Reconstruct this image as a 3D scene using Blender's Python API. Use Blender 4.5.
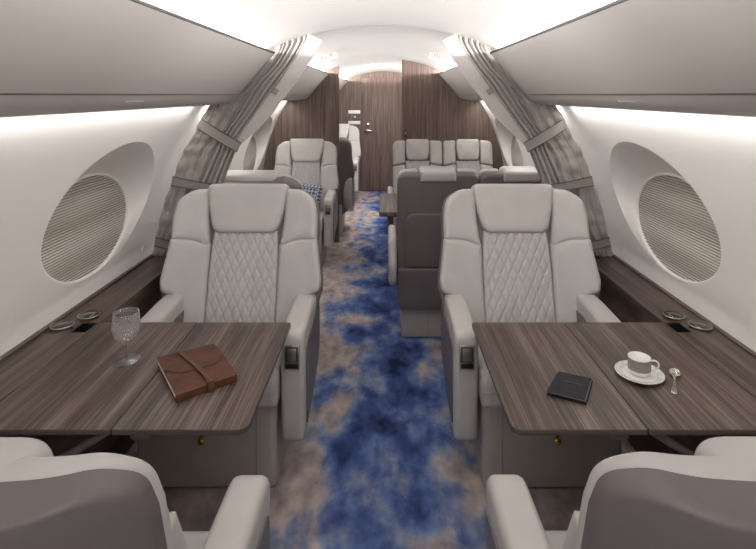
import bpy, bmesh, math, random
from mathutils import Vector, Matrix, noise
random.seed(4)
PI = math.pi
SC = bpy.context.scene
for o in list(bpy.data.objects): bpy.data.objects.remove(o)
COL = SC.collection

# ------------------------------------------------------------ camera, world, light, exposure
H = 1.53          # eye height
FPX = 520.0       # focal length in pixels of a 756 wide frame
VX, VY = 385.0, 95.0
CX = 0.014
cam = bpy.data.cameras.new('camera'); camo = bpy.data.objects.new('camera', cam); COL.objects.link(camo)
camo.location = (CX, 0, H); camo.rotation_euler = (PI/2, 0, 0)
cam.sensor_width = 36; cam.sensor_fit = 'HORIZONTAL'; cam.lens = 36*FPX/756
cam.shift_x = (378-VX)/756; cam.shift_y = -(274.5-VY)/756
cam.clip_start = 0.03
SC.camera = camo
SC.view_settings.view_transform = 'Standard'; SC.view_settings.look = 'None'
SC.view_settings.exposure = 0.58; SC.view_settings.gamma = 1; SC.view_settings.use_curve_mapping = False

w = bpy.data.worlds.new('world'); SC.world = w; w.use_nodes = True
bg = w.node_tree.nodes['Background']; bg.inputs[0].default_value = (1.0, 0.975, 0.955, 1); bg.inputs[1].default_value = 0.40

def area(name, loc, target, sx, sy, power, col=(1, 0.95, 0.91), spread=None):
    l = bpy.data.lights.new(name, 'AREA'); l.shape = 'RECTANGLE'; l.size = sx; l.size_y = sy
    l.energy = power; l.color = col
    if spread: l.spread = math.radians(spread)
    o = bpy.data.objects.new(name, l); COL.objects.link(o); o.location = loc
    d = Vector(target)-Vector(loc)
    # local x axis along world Y so sx is the length along the cabin
    z = -d.normalized(); x = Vector((0, 1, 0)); x = (x - z*x.dot(z)).normalized() if abs(z.y) < .95 else Vector((1, 0, 0)); y = z.cross(x)
    m = Matrix((x, y, z)).transposed().to_4x4(); m.translation = Vector(loc); o.matrix_world = m
    return o
WARM = (1.0, 0.973, 0.948)
for s in (-1, 1):
    # cove strips just behind the lip on top of the bins, shining across the ceiling
    for yc, ln, pw in ((0.72, 4.0, 28), (4.17, 2.4, 16), (6.87, 2.7, 20)):
        area('cove_strip', (s*0.628, yc, 1.7605), (0, yc, 1.80), ln, 0.012, pw, WARM)
    # wash strips under the bins
    area('wash_strip', (s*0.955, 1.0, 1.462), (s*1.10, 1.0, 1.22), 3.5, 0.012, 2.6 if s < 0 else 3.6, WARM)
    area('wash_strip', (s*0.955, 4.13, 1.462), (s*1.10, 4.13, 1.22), 2.4, 0.012, 5.0, WARM)
area('forward_fill_light', (-.05, 6.3, 1.88), (-.05, 7.6, 0.9), 0.7, .35, 34, (1, .97, .945))  # fill lamp added to brighten the far section and its door
area('aisle_fill_light', (0, 1.5, 1.875), (.25, 3.2, .6), .5, .25, 4.5, (1, .975, .955))  # added fill above the frame, lifts the dark seat shells and seat fronts
# soft fill lamp added behind the camera, out of frame; not a cabin fixture
area('aft_fill_light', (0, -0.75, 1.84), (0, 0.6, 0.7), 1.0, 0.7, 8, (1, .975, .955))

# ------------------------------------------------------------ materials
def nmat(name):
    m = bpy.data.materials.new(name); m.use_nodes = True
    return m, m.node_tree, m.node_tree.nodes['Principled BSDF']
def N(nt, t, **kw):
    n = nt.nodes.new(t)
    for k, v in kw.items(): setattr(n, k, v)
    return n
def ramp(nt, stops):
    r = N(nt, 'ShaderNodeValToRGB'); e = r.color_ramp.elements
    while len(e) < len(stops): e.new(0.5)
    for el, (p, c) in zip(e, stops): el.position = p; el.color = (*c, 1)
    return r
def coords(nt, scale=(1, 1, 1), kind='Object'):
    tc = N(nt, 'ShaderNodeTexCoord'); mp = N(nt, 'ShaderNodeMapping'); mp.inputs['Scale'].default_value = scale
    nt.links.new(tc.outputs[kind], mp.inputs[0]); return mp
def bump(nt, b, src, strength, dist=0.002):
    bp = N(nt, 'ShaderNodeBump'); bp.inputs['Strength'].default_value = strength; bp.inputs['Distance'].default_value = dist
    nt.links.new(src, bp.inputs['Height']); nt.links.new(bp.outputs[0], b.inputs['Normal'])
def plain(name, col, rough=0.5, metal=0.0, nscale=0, nstr=0.1, var=0.0, sheen=0):
    m, nt, b = nmat(name)
    b.inputs['Base Color'].default_value = (*col, 1); b.inputs['Roughness'].default_value = rough; b.inputs['Metallic'].default_value = metal
    if nscale:
        mp = coords(nt); n = N(nt, 'ShaderNodeTexNoise'); n.inputs['Scale'].default_value = nscale; n.inputs['Detail'].default_value = 4
        nt.links.new(mp.outputs[0], n.inputs['Vector'])
        bump(nt, b, n.outputs['Fac'], nstr)
        if var:
            r = ramp(nt, [(0.3, tuple(c*(1-var) for c in col)), (0.7, tuple(min(1, c*(1+var)) for c in col))])
            nt.links.new(n.outputs['Fac'], r.inputs[0]); nt.links.new(r.outputs[0], b.inputs['Base Color'])
    return m
def leather(name, col, rough=0.42):
    m, nt, b = nmat(name)
    b.inputs['Roughness'].default_value = rough
    b.inputs['Specular IOR Level'].default_value = 0.35
    mp = coords(nt)
    v = N(nt, 'ShaderNodeTexVoronoi'); v.inputs['Scale'].default_value = 620
    n = N(nt, 'ShaderNodeTexNoise'); n.inputs['Scale'].default_value = 9; n.inputs['Detail'].default_value = 3
    nt.links.new(mp.outputs[0], v.inputs['Vector']); nt.links.new(mp.outputs[0], n.inputs['Vector'])
    r = ramp(nt, [(0.3, tuple(c*.95 for c in col)), (0.7, tuple(c*1.04 for c in col))])
    nt.links.new(n.outputs['Fac'], r.inputs[0]); nt.links.new(r.outputs[0], b.inputs['Base Color'])
    bump(nt, b, v.outputs['Distance'], 0.12, 0.0006)
    return m
def wood(name, axis, dark, mid, light, fine=230, rough=0.42):
    """striped veneer; axis = direction the grain runs"""
    m, nt, b = nmat(name)
    b.inputs['Roughness'].default_value = rough
    def sc(cross, along): return tuple(along if a == axis else (cross*.06 if (a == 'z' and axis == 'y') else cross) for a in 'xyz')
    mp1 = coords(nt, sc(1, .012)); mp2 = coords(nt, sc(1, .03))
    n1 = N(nt, 'ShaderNodeTexNoise'); n1.inputs['Scale'].default_value = fine; n1.inputs['Detail'].default_value = 3; n1.inputs['Roughness'].default_value = .6
    n2 = N(nt, 'ShaderNodeTexNoise'); n2.inputs['Scale'].default_value = fine*.16; n2.inputs['Detail'].default_value = 2; n2.inputs['Distortion'].default_value = .4
    nt.links.new(mp1.outputs[0], n1.inputs['Vector']); nt.links.new(mp2.outputs[0], n2.inputs['Vector'])
    mx = N(nt, 'ShaderNodeMath', operation='MULTIPLY_ADD'); mx.inputs[1].default_value = .62
    m2 = N(nt, 'ShaderNodeMath', operation='MULTIPLY'); m2.inputs[1].default_value = .38
    nt.links.new(n2.outputs['Fac'], m2.inputs[0]); nt.links.new(n1.outputs['Fac'], mx.inputs[0]); nt.links.new(m2.outputs[0], mx.inputs[2])
    r = ramp(nt, [(0.36, dark), (0.5, mid), (0.66, light)])
    nt.links.new(mx.outputs[0], r.inputs[0]); nt.links.new(r.outputs[0], b.inputs['Base Color'])
    bump(nt, b, n1.outputs['Fac'], 0.08, 0.0006)
    return m
M = {}
M['leather'] = leather('pale_leather', (0.465, 0.443, 0.425))
M['taupe'] = leather('taupe_leather', (0.150, 0.128, 0.128), 0.38)
M['base'] = leather('base_leather', (0.40, 0.365, 0.335), 0.5)
M['wall'] = plain('wall_panel', (0.80, 0.772, 0.745), 0.65, 0, 160, 0.12, 0.015)
M['ceiling'] = plain('ceiling_panel', (0.655, 0.632, 0.612), 0.6, 0, 90, 0.05)
M['bin'] = plain('bin_laminate', (0.50, 0.468, 0.447), 0.5, 0, 260, 0.06)
M['tableedge'] = plain('table_edge', (0.085, 0.068, 0.062), 0.4)
M['darktrim'] = plain('dark_trim', (0.05, 0.043, 0.04), 0.5)
M['seam'] = plain('seam_line', (0.24, 0.22, 0.205), 0.6)
M['reveal'] = plain('window_reveal', (0.80, 0.77, 0.74), 0.45)
M['chrome'] = plain('chrome', (0.75, 0.72, 0.69), 0.15, 1)
M['satin'] = plain('satin_metal', (0.5, 0.46, 0.42), 0.3, 1)
M['brass'] = plain('brass', (0.72, 0.5, 0.08), 0.25, 1)
M['black'] = plain('black_plastic', (0.008, 0.008, 0.008), 0.4)
M['placard'] = plain('placard_white', (0.75, 0.74, 0.72), 0.4)
M['strap'] = plain('strap_fabric', (0.25, 0.225, 0.205), 0.8, 0, 500, 0.2)
M['tablewood'] = wood('table_veneer', 'y', (0.030, 0.020, 0.017), (0.088, 0.060, 0.050), (0.215, 0.160, 0.137))
M['ledgewood'] = wood('ledge_veneer', 'y', (0.022, 0.015, 0.012), (0.075, 0.050, 0.041), (0.17, 0.12, 0.10))
M['wallwood'] = wood('bulkhead_veneer', 'z', (0.060, 0.038, 0.030), (0.125, 0.082, 0.066), (0.215, 0.155, 0.130), 260, 0.6)
# curtain cloth with fine vertical shimmer
M['curtain'] = plain('curtain_cloth', (0.33, 0.30, 0.275), 0.6, 0, 60, 0.35, 0.06)
M['curtain'].node_tree.nodes['Principled BSDF'].inputs['Sheen Weight'].default_value = .25
M['band'] = plain('curtain_band', (0.46, 0.43, 0.405), 0.75, 0, 200, 0.1)
M['paper'] = plain('page_edges', (0.75, 0.70, 0.62), 0.8)
M['journal'] = plain('journal_leather', (0.078, 0.023, 0.010), 0.6, 0, 22, 0.5, 0.4)
M['thong'] = plain('journal_strap', (0.095, 0.042, 0.024), 0.6, 0, 60, 0.3, 0.2)
M['booklet'] = plain('booklet_cover', (0.006, 0.006, 0.009), 0.65, 0, 300, 0.1)
M['foil'] = plain('grey_stamp', (0.035, 0.034, 0.032), 0.4)
M['silverline'] = plain('page_grey', (0.10, 0.10, 0.11), 0.4)
M['porcelain'] = plain('porcelain', (0.78, 0.76, 0.73), 0.12)
M['exit_red'] = plain('exit_red', (0.42, 0.06, 0.05), 0.5)

def thin_glass(name, tint, base, edge, milk=0.0, rough=.03):
    m = bpy.data.materials.new(name); m.use_nodes = True; nt = m.node_tree; nt.nodes.clear(); L = nt.links.new
    out = N(nt, 'ShaderNodeOutputMaterial'); tr = N(nt, 'ShaderNodeBsdfTransparent'); tr.inputs[0].default_value = (*tint, 1)
    gl_ = N(nt, 'ShaderNodeBsdfGlossy'); gl_.inputs['Roughness'].default_value = rough
    lw = N(nt, 'ShaderNodeLayerWeight'); lw.inputs[0].default_value = .35
    mr = N(nt, 'ShaderNodeMapRange'); mr.inputs['To Min'].default_value = base; mr.inputs['To Max'].default_value = edge; L(lw.outputs['Facing'], mr.inputs[0])
    mx = N(nt, 'ShaderNodeMixShader'); L(mr.outputs[0], mx.inputs[0]); L(tr.outputs[0], mx.inputs[1]); L(gl_.outputs[0], mx.inputs[2])
    last = mx
    if milk:
        df = N(nt, 'ShaderNodeBsdfDiffuse'); df.inputs[0].default_value = (.8, .8, .8, 1)
        mp = coords(nt); v = N(nt, 'ShaderNodeTexVoronoi', feature='DISTANCE_TO_EDGE'); v.inputs['Scale'].default_value = 170; L(mp.outputs[0], v.inputs['Vector'])
        r = ramp(nt, [(0.0, (milk*1.6,)*3), (0.25, (milk*.45,)*3)]); L(v.outputs['Distance'], r.inputs[0])
        m2 = N(nt, 'ShaderNodeMixShader'); L(r.outputs[0], m2.inputs[0]); L(mx.outputs[0], m2.inputs[1]); L(df.outputs[0], m2.inputs[2]); last = m2
        bp = N(nt, 'ShaderNodeBump'); bp.inputs['Strength'].default_value = .8; bp.inputs['Distance'].default_value = .002
        L(v.outputs['Distance'], bp.inputs['Height']); L(bp.outputs[0], gl_.inputs['Normal'])
    L(last.outputs[0], out.inputs[0]); return m
M['glass'] = thin_glass('clear_glass', (.97, .97, .97), .06, .7, 0, .28)
M['cutglass'] = thin_glass('etched_glass', (.97, .97, .97), .05, .5, .06)
M['smoke'] = thin_glass('smoked_acrylic', (.55, .52, .5), .05, .6)
def grey_band():
    m, nt, b = nmat('patterned_band')
    b.inputs['Roughness'].default_value = 0.2
    mp = coords(nt); c = N(nt, 'ShaderNodeTexChecker'); c.inputs['Scale'].default_value = 260
    c.inputs['Color1'].default_value = (.16, .155, .15, 1); c.inputs['Color2'].default_value = (.36, .35, .34, 1)
    nt.links.new(mp.outputs[0], c.inputs['Vector']); nt.links.new(c.outputs[0], b.inputs['Base Color']); return m
M['greyband'] = grey_band()
def rim_band():
    m, nt, b = nmat('patterned_rim')
    b.inputs['Roughness'].default_value = 0.2
    mp = coords(nt); c = N(nt, 'ShaderNodeTexVoronoi'); c.inputs['Scale'].default_value = 220
    r = ramp(nt, [(0.2, (.30, .29, .29)), (0.5, (.70, .68, .66))])
    nt.links.new(mp.outputs[0], c.inputs['Vector']); nt.links.new(c.outputs['Distance'], r.inputs[0]); nt.links.new(r.outputs[0], b.inputs['Base Color']); return m
M['rimband'] = rim_band()
def shade():
    m, nt, b = nmat('pleated_shade')
    b.inputs['Roughness'].default_value = 0.8
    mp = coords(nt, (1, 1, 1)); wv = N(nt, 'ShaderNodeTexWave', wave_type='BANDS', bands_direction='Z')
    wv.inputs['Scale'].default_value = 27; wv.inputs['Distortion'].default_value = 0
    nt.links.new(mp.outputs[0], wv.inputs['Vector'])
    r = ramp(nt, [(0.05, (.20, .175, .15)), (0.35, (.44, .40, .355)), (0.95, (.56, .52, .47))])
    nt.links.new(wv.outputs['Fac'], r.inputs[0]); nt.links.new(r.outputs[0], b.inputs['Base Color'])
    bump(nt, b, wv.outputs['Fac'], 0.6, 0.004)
    return m
M['shade'] = shade()
def carpet():
    m, nt, b = nmat('watercolour_carpet')
    b.inputs['Roughness'].default_value = 0.95; b.inputs['Specular IOR Level'].default_value = 0.1
    L = nt.links.new
    tc = N(nt, 'ShaderNodeTexCoord'); sep = N(nt, 'ShaderNodeSeparateXYZ'); L(tc.outputs['Object'], sep.inputs[0])
    mp = N(nt, 'ShaderNodeMapping'); mp.inputs['Scale'].default_value = (1, .62, 1); mp.inputs['Location'].default_value = (3.3, 7.1, 0); L(tc.outputs['Object'], mp.inputs[0])
    n = N(nt, 'ShaderNodeTexNoise'); n.inputs['Scale'].default_value = 4.6; n.inputs['Detail'].default_value = 7; n.inputs['Roughness'].default_value = .56; n.inputs['Distortion'].default_value = .12
    L(mp.outputs[0], n.inputs['Vector'])
    # bias: band down the aisle is blue, under the seats it is beige
    cx = N(nt, 'ShaderNodeMath', operation='SUBTRACT'); cx.inputs[1].default_value = 0.05; L(sep.outputs[0], cx.inputs[0])
    ab = N(nt, 'ShaderNodeMath', operation='ABSOLUTE'); L(cx.outputs[0], ab.inputs[0])
    bi = N(nt, 'ShaderNodeMath', operation='MULTIPLY_ADD'); bi.inputs[1].default_value = -.55; bi.inputs[2].default_value = .205; L(ab.outputs[0], bi.inputs[0])
    bc = N(nt, 'ShaderNodeMath', operation='MAXIMUM'); bc.inputs[1].default_value = -.16; L(bi.outputs[0], bc.inputs[0])
    ad = N(nt, 'ShaderNodeMath', operation='ADD'); L(n.outputs['Fac'], ad.inputs[0]); L(bc.outputs[0], ad.inputs[1])
    r = ramp(nt, [(0.42, (.37, .31, .29)), (0.50, (.38, .33, .325)), (0.56, (.21, .25, .36)), (0.64, (.090, .138, .315)), (0.72, (.046, .075, .205)), (0.82, (.018, .026, .070))])
    L(ad.outputs[0], r.inputs[0])
    n2 = N(nt, 'ShaderNodeTexNoise'); n2.inputs['Scale'].default_value = 14; n2.inputs['Detail'].default_value = 4; L(mp.outputs[0], n2.inputs['Vector'])
    r2 = ramp(nt, [(0.3, (.62, .62, .66)), (0.7, (1.38, 1.34, 1.3))]); L(n2.outputs['Fac'], r2.inputs[0])
    mx = N(nt, 'ShaderNodeMixRGB', blend_type='MULTIPLY'); mx.inputs[0].default_value = 1; L(r.outputs[0], mx.inputs[1]); L(r2.outputs[0], mx.inputs[2])
    L(mx.outputs[0], b.inputs['Base Color'])
    n3 = N(nt, 'ShaderNodeTexNoise'); n3.inputs['Scale'].default_value = 320; L(tc.outputs['Object'], n3.inputs['Vector'])
    bump(nt, b, n3.outputs['Fac'], .5, .004)
    return m
M['carpet'] = carpet()
def pillow_mat():
    m, nt, b = nmat('navy_white_weave')
    b.inputs['Roughness'].default_value = .9
    mp = coords(nt, (1, 1, 1)); mp.inputs['Rotation'].default_value = (0, .785, 0)
    c = N(nt, 'ShaderNodeTexChecker'); c.inputs['Scale'].default_value = 42
    c.inputs['Color1'].default_value = (.05, .065, .14, 1); c.inputs['Color2'].default_value = (.40, .40, .42, 1)
    nt.links.new(mp.outputs[0], c.inputs['Vector']); nt.links.new(c.outputs[0], b.inputs['Base Color']); return m
M['pillow'] = pillow_mat()

# ------------------------------------------------------------ helpers
def link(o, parent=None):
    COL.objects.link(o)
    if parent: o.parent = parent
    return o
def mesh_obj(name, verts, faces, mat, parent=None, smooth=True, angle=None):
    me = bpy.data.meshes.new(name); me.from_pydata([tuple(v) for v in verts], [], faces)
    bm = bmesh.new(); bm.from_mesh(me); bmesh.ops.remove_doubles(bm, verts=bm.verts, dist=1e-6)
    bmesh.ops.recalc_face_normals(bm, faces=bm.faces); bm.to_mesh(me); bm.free()
    if isinstance(mat, list):
        for x in mat: me.materials.append(M[x])
    else: me.materials.append(M[mat])
    if smooth:
        me.polygons.foreach_set('use_smooth', [True]*len(me.polygons))
        if angle: me.set_sharp_from_angle(angle=math.radians(angle))
    return link(bpy.data.objects.new(name, me), parent)
class MB:
    def __init__(s): s.v = []; s.f = []
    def add(s, v, f):
        n = len(s.v); s.v += [tuple(p) for p in v]; s.f += [tuple(i+n for i in q) for q in f]; return s
    def box(s, x0, x1, y0, y1, z0, z1):
        v = [(x, y, z) for x in (x0, x1) for y in (y0, y1) for z in (z0, z1)]
        return s.add(v, [(0, 1, 3, 2), (4, 6, 7, 5), (0, 4, 5, 1), (2, 3, 7, 6), (0, 2, 6, 4), (1, 5, 7, 3)])
    def build(s, name, mat, parent=None, smooth=False, bevel=0, angle=30, seg=2):
        me = bpy.data.meshes.new(name); me.from_pydata(s.v, [], s.f)
        bm = bmesh.new(); bm.from_mesh(me)
        if bevel: bmesh.ops.bevel(bm, geom=list(bm.edges), offset=bevel, segments=seg, profile=.5, affect='EDGES', clamp_overlap=True)
        bmesh.ops.recalc_face_normals(bm, faces=bm.faces); bm.to_mesh(me); bm.free()
        me.materials.append(M[mat])
        if smooth or bevel:
            me.polygons.foreach_set('use_smooth', [True]*len(me.polygons)); me.set_sharp_from_angle(angle=math.radians(angle))
        return link(bpy.data.objects.new(name, me), parent)
def tag(o, label=None, cat=None, group=None, kind=None):
    if label: o['label'] = label
    if cat: o['category'] = cat
    if group: o['group'] = group
    if kind: o['kind'] = kind
    return o
def empty(name, loc=(0, 0, 0), rz=0):
    o = bpy.data.objects.new(name, None); o.empty_display_size = .1; link(o); o.location = loc; o.rotation_euler = (0, 0, rz); return o
def copy_tree(o, parent=None):
    c = o.copy(); COL.objects.link(c); c.parent = parent
    for ch in [q for q in bpy.data.objects if q.parent == o]: copy_tree(ch, c)
    return c
def round_poly(pts, spacing=0.02):
    """pts: (u, v, r) ccw; returns resampled outline with rounded corners"""
    out = []; n = len(pts)
    for i in range(n):
        p = Vector(pts[i][:2]); r = pts[i][2]; a = Vector(pts[i-1][:2]); c = Vector(pts[(i+1) % n][:2])
        d1 = (a-p); d2 = (c-p); l1 = d1.length; l2 = d2.length; d1 /= l1; d2 /= l2
        ang = d1.angle(d2)
        if r <= 0 or ang > PI-.02: out.append(p); continue
        t = min(r/math.tan(ang/2), .49*l1, .49*l2)
        s = p+d1*t; e = p+d2*t; k = 7
        for j in range(k+1):   # quadratic bezier corner
            q = j/k; out.append(s*(1-q)**2 + p*2*q*(1-q) + e*q*q)
    res = []
    for i in range(len(out)):
        a = out[i]; b = out[(i+1) % len(out)]; d = (b-a).length
        if d < 1e-5: continue
        k = max(1, int(round(d/spacing)))
        for j in range(k): res.append(a+(b-a)*(j/k))
    ar = sum(res[i].x*res[(i+1) % len(res)].y-res[(i+1) % len(res)].x*res[i].y for i in range(len(res)))
    if ar < 0: res.reverse()
    return res
def inset(ol, d):
    n = len(ol); out = []
    for i in range(n):
        t = (ol[(i+1) % n]-ol[i-1]); t.normalize(); out.append(ol[i]+Vector((-t.y, t.x))*d)
    return out
def pad_data(ol, w0, w1, r0, r1, c0=0, c1=0, warp=None, rings=4):
    """padded slab: outline extruded from w0 (back) to w1 (front), with edge radii and crowns"""
    levels = []
    n = len(ol); K = 4
    def cap(side, r, c, w):
        L = []
        base = inset(ol, r); cen = sum(base, Vector((0, 0)))/n
        sgn = 1 if side else -1
        for j in range(1, rings+1):
            s = 1-j/(rings+1.0)
            L.append([(cen+(p-cen)*s, w+sgn*c*(1-s*s)) for p in base])
        return L, (cen, w+sgn*c)
    front, fc = cap(1, r1, c1, w1); back, bc = cap(0, r0, c0, w0)
    for ring in reversed(back): levels.append(ring)
    for j in range(K+1):
        a = PI/2*(1-j/K); 
        if r0 <= 0 and j < K: continue
        o2 = inset(ol, r0*(1-math.cos(a))); levels.append([(p, w0+r0-r0*math.sin(a)) for p in o2])
    for j in range(K+1):
        a = PI/2*j/K
        if r1 <= 0 and j > 0: continue
        o2 = inset(ol, r1*(1-math.cos(a))); levels.append([(p, w1-r1+r1*math.sin(a)) for p in o2])
    for ring in front: levels.append(ring)
    V = []; F = []
    for L in levels: V += [(p.x, p.y, w) for p, w in L]
    for l in range(len(levels)-1):
        for i in range(n):
            j = (i+1) % n; F.append((l*n+i, l*n+j, (l+1)*n+j, (l+1)*n+i))
    V.append((bc[0].x, bc[0].y, bc[1])); V.append((fc[0].x, fc[0].y, fc[1])); ib = len(V)-2; jf = len(V)-1
    last = (len(levels)-1)*n
    for i in range(n):
        j = (i+1) % n; F.append((ib, j, i)); F.append((last+i, last+j, jf))
    if warp: V = [warp(*v) for v in V]
    return V, F
def pad(name, pts, w0, w1, r0, r1, mat, parent, warp=None, c0=0, c1=0, spacing=.02, rings=4):
    V, F = pad_data(round_poly(pts, spacing), w0, w1, r0, r1, c0, c1, warp, rings)
    return mesh_obj(name, V, F, mat, parent, True, 50)
def rbox(name, x0, x1, y0, y1, z0, z1, r, mat, parent, re=.006, c1=0, spacing=.05):
    return pad(name, [(x0, y0, r), (x1, y0, r), (x1, y1, r), (x0, y1, r)], z0, z1, re, re, mat, parent, None, 0, c1, spacing, 2)
def lathe(prof, n=40, cx=0, cy=0, z=0):
    V = []; F = []
    for r, h in prof:
        for i in range(n): V.append((cx+r*math.cos(2*PI*i/n), cy+r*math.sin(2*PI*i/n), z+h))
    for l in range(len(prof)-1):
        for i in range(n):
            j = (i+1) % n; F.append((l*n+i, l*n+j, (l+1)*n+j, (l+1)*n+i))
    if prof[0][0] > 1e-4: F.append(tuple(range(n))[::-1])
    if prof[-1][0] > 1e-4: F.append(tuple((len(prof)-1)*n+i for i in range(n)))
    return V, F
def tube(path, r, n=10, closed=False):
    V = []; F = []; m = len(path); P = [Vector(p) for p in path]
    for i, p in enumerate(P):
        a = P[(i-1) % m] if (closed or i > 0) else p; b = P[(i+1) % m] if (closed or i < m-1) else p
        t = (b-a).normalized(); u = t.orthogonal().normalized() if i == 0 else (pu - t*pu.dot(t)).normalized(); pu = u; v = t.cross(u)
        rr = r[i] if isinstance(r, (list, tuple)) else r
        for j in range(n): V.append(p+u*rr*math.cos(2*PI*j/n)+v*rr*math.sin(2*PI*j/n))
    for i in range(m if closed else m-1):
        for j in range(n):
            k = (j+1) % n; i2 = (i+1) % m; F.append((i*n+j, i*n+k, i2*n+k, i2*n+j))
    if not closed: F.append(tuple(range(n))[::-1]); F.append(tuple((m-1)*n+j for j in range(n)))
    return V, F
def at(x, y, h):      # point of a horizontal surface of height h
    k = (H-h)/(y-VY); return Vector(((x-VX)*k+CX, FPX*k, h))
def wp(x, y, Y):      # point at distance Y
    k = Y/FPX; return Vector(((x-VX)*k+CX, Y, H-(y-VY)*k))
def catmull(pts, m=8):
    P = [Vector(p) for p in pts]; P = [P[0]*2-P[1]]+P+[P[-1]*2-P[-2]]; out = []
    for i in range(1, len(P)-2):
        for j in range(m):
            t = j/m; a, b, c, d = P[i-1:i+3]
            out.append(.5*((2*b)+(c-a)*t+(2*a-5*b+4*c-d)*t*t+(3*b-a-3*c+d)*t**3))
    out.append(P[-2]); return out

# ------------------------------------------------------------ cabin shell
Y0, Y1 = -1.3, 8.29
WP = catmull([(1.09, -.02), (1.20, .30), (1.262, .66), (1.253, .78), (1.206, 1.0), (1.118, 1.25), (.992, 1.476), (.90, 1.60), (.72, 1.74)], 8)
def wallX(h):
    for a, b in zip(WP, WP[1:]):
        if a.y <= h <= b.y: return a.x+(b.x-a.x)*(h-a.y)/(b.y-a.y)
    return WP[0].x if h < WP[0].y else WP[-1].x
def ceilh(x): return 1.91-.36*x*x
WINY = (2.26, 3.60, 4.93)
PW = .48   # half length of a window panel
OA, OB, OH = .415, .290, 1.035      # outer oval
IA, IB, IH, IX = .348, .228, .953, 1.292
def window_panel(yc, s):
    """wall patch around an oval, from h .70 to 1.40, yc +- PW"""
    V = []; F = []; n = 96; m = 7
    ha, hb = .70, 1.42
    cnr = [math.atan2(hb-OH, PW), math.atan2(hb-OH, -PW), math.atan2(ha-OH, -PW)+2*PI, math.atan2(ha-OH, PW)+2*PI]
    ang = sorted([2*PI*i/n for i in range(n)]+cnr)
    N_ = len(ang)
    for a in ang:
        c, s_ = math.cos(a), math.sin(a)
        re = 1/math.sqrt((c/OA)**2+(s_/OB)**2)
        rr = min(PW/abs(c) if abs(c) > 1e-6 else 9, ((hb-OH) if s_ > 0 else (OH-ha))/abs(s_) if abs(s_) > 1e-6 else 9)
        for j in range(m+1):
            r = re+(rr-re)*j/m; y = yc+r*c; h = OH+r*s_; V.append((s*wallX(h), y, h))
    for i in range(N_):
        k = (i+1) % N_
        for j in range(m): F.append((i*(m+1)+j, k*(m+1)+j, k*(m+1)+j+1, i*(m+1)+j+1))
    return V, F
def wall_strip(y0, y1, ha, hb, s):
    hs = [ha+(hb-ha)*i/14 for i in range(15)]; V = []; F = []
    for h in hs: V += [(s*wallX(h), y0, h), (s*wallX(h), y1, h)]
    for i in range(14): F.append((2*i, 2*i+1, 2*i+3, 2*i+2))
    return V, F
for s, side in ((-1, 'left'), (1, 'right')):
    mb = MB(); edges = [Y0]
    for yc in WINY:
        edges += [yc-PW, yc+PW]; mb.add(*window_panel(yc, s))
    edges.append(Y1+.02)
    for i in range(0, len(edges), 2): mb.add(*wall_strip(edges[i], edges[i+1], .70, 1.42, s))
    mb.add(*wall_strip(Y0, Y1+.02, -.02, .70, s)); mb.add(*wall_strip(Y0, Y1+.02, 1.42, 1.735, s))
    tag(mesh_obj('wall_'+side, mb.v, mb.f, 'wall', None, True, 40), kind='structure')
wn = 0
for s in (-1, 1):
    for yc in WINY:
        wn += 1
        root = empty('window_%d' % wn, (s*IX, yc, IH)); tag(root, kind='structure')
        n = 72; V = []; F = []; K = 12
        for j in range(K+1):
            t = j/K; e = t
            st = t**1.25
            for i in range(n):
                a = 2*PI*i/n; y = (1-e)*OA*math.cos(a)+e*(IA*math.cos(a)+.035); h = (1-e)*(OH+OB*math.sin(a))+e*(IH+IB*math.sin(a))
                x = (1-st)*wallX(h)+st*(IX-.004)
                V.append((s*x-s*IX, y, h-IH))
        # inner lip
        for (da, dx) in ((-.002, .001), (-.007, -.004), (-.011, .000), (-.012, .012)):
            for i in range(n):
                a = 2*PI*i/n; V.append((s*dx-s*.004, .035+(IA+da)*math.cos(a), (IB+da)*math.sin(a)))
        for l in range(K+4):
            for i in range(n):
                k = (i+1) % n; F.append((l*n+i, l*n+k, (l+1)*n+k, (l+1)*n+i))
        mesh_obj('window_frame', V, F, 'reveal', root, True)
        # pleated shade (real shallow pleats)
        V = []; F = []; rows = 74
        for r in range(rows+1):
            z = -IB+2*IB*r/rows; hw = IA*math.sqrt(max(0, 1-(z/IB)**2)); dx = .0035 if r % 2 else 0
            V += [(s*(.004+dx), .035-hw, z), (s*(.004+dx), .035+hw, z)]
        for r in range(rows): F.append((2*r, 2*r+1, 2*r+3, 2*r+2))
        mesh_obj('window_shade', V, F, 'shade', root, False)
# ceiling
V = []; F = []; n = 40
for i in range(n+1):
    x = -.80+1.6*i/n; V += [(x, Y0, ceilh(x)), (x, Y1+.02, ceilh(x)), (x, Y0, ceilh(x)+.05), (x, Y1+.02, ceilh(x)+.05)]
for i in range(n):
    a = 4*i; b = 4*i+4; F += [(a, a+1, b+1, b), (a+2, b+2, b+3, a+3)]
tag(mesh_obj('ceiling', V, F, 'ceiling', None, True, 60), kind='structure')
# fine seams across the ceiling panels
tn = 0
for ys, hw, xm in ((2.84, .006, .50), (3.95, .003, .56)):
    V = []; F = []
    for i in range(31):
        x = -xm+2*xm*i/30; V += [(x, ys-hw, ceilh(x)-.0015), (x, ys+hw, ceilh(x)-.0015)]
    for i in range(30): F.append((2*i, 2*i+1, 2*i+3, 2*i+2))
    tn += 1; tag(mesh_obj('trim_%d' % tn, V, F, 'bin', None, True), kind='structure')
# floor
fl = MB().box(-1.12, 1.12, Y0, Y1+.02, -.05, 0).build('floor', 'carpet'); tag(fl, kind='structure')

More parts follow.
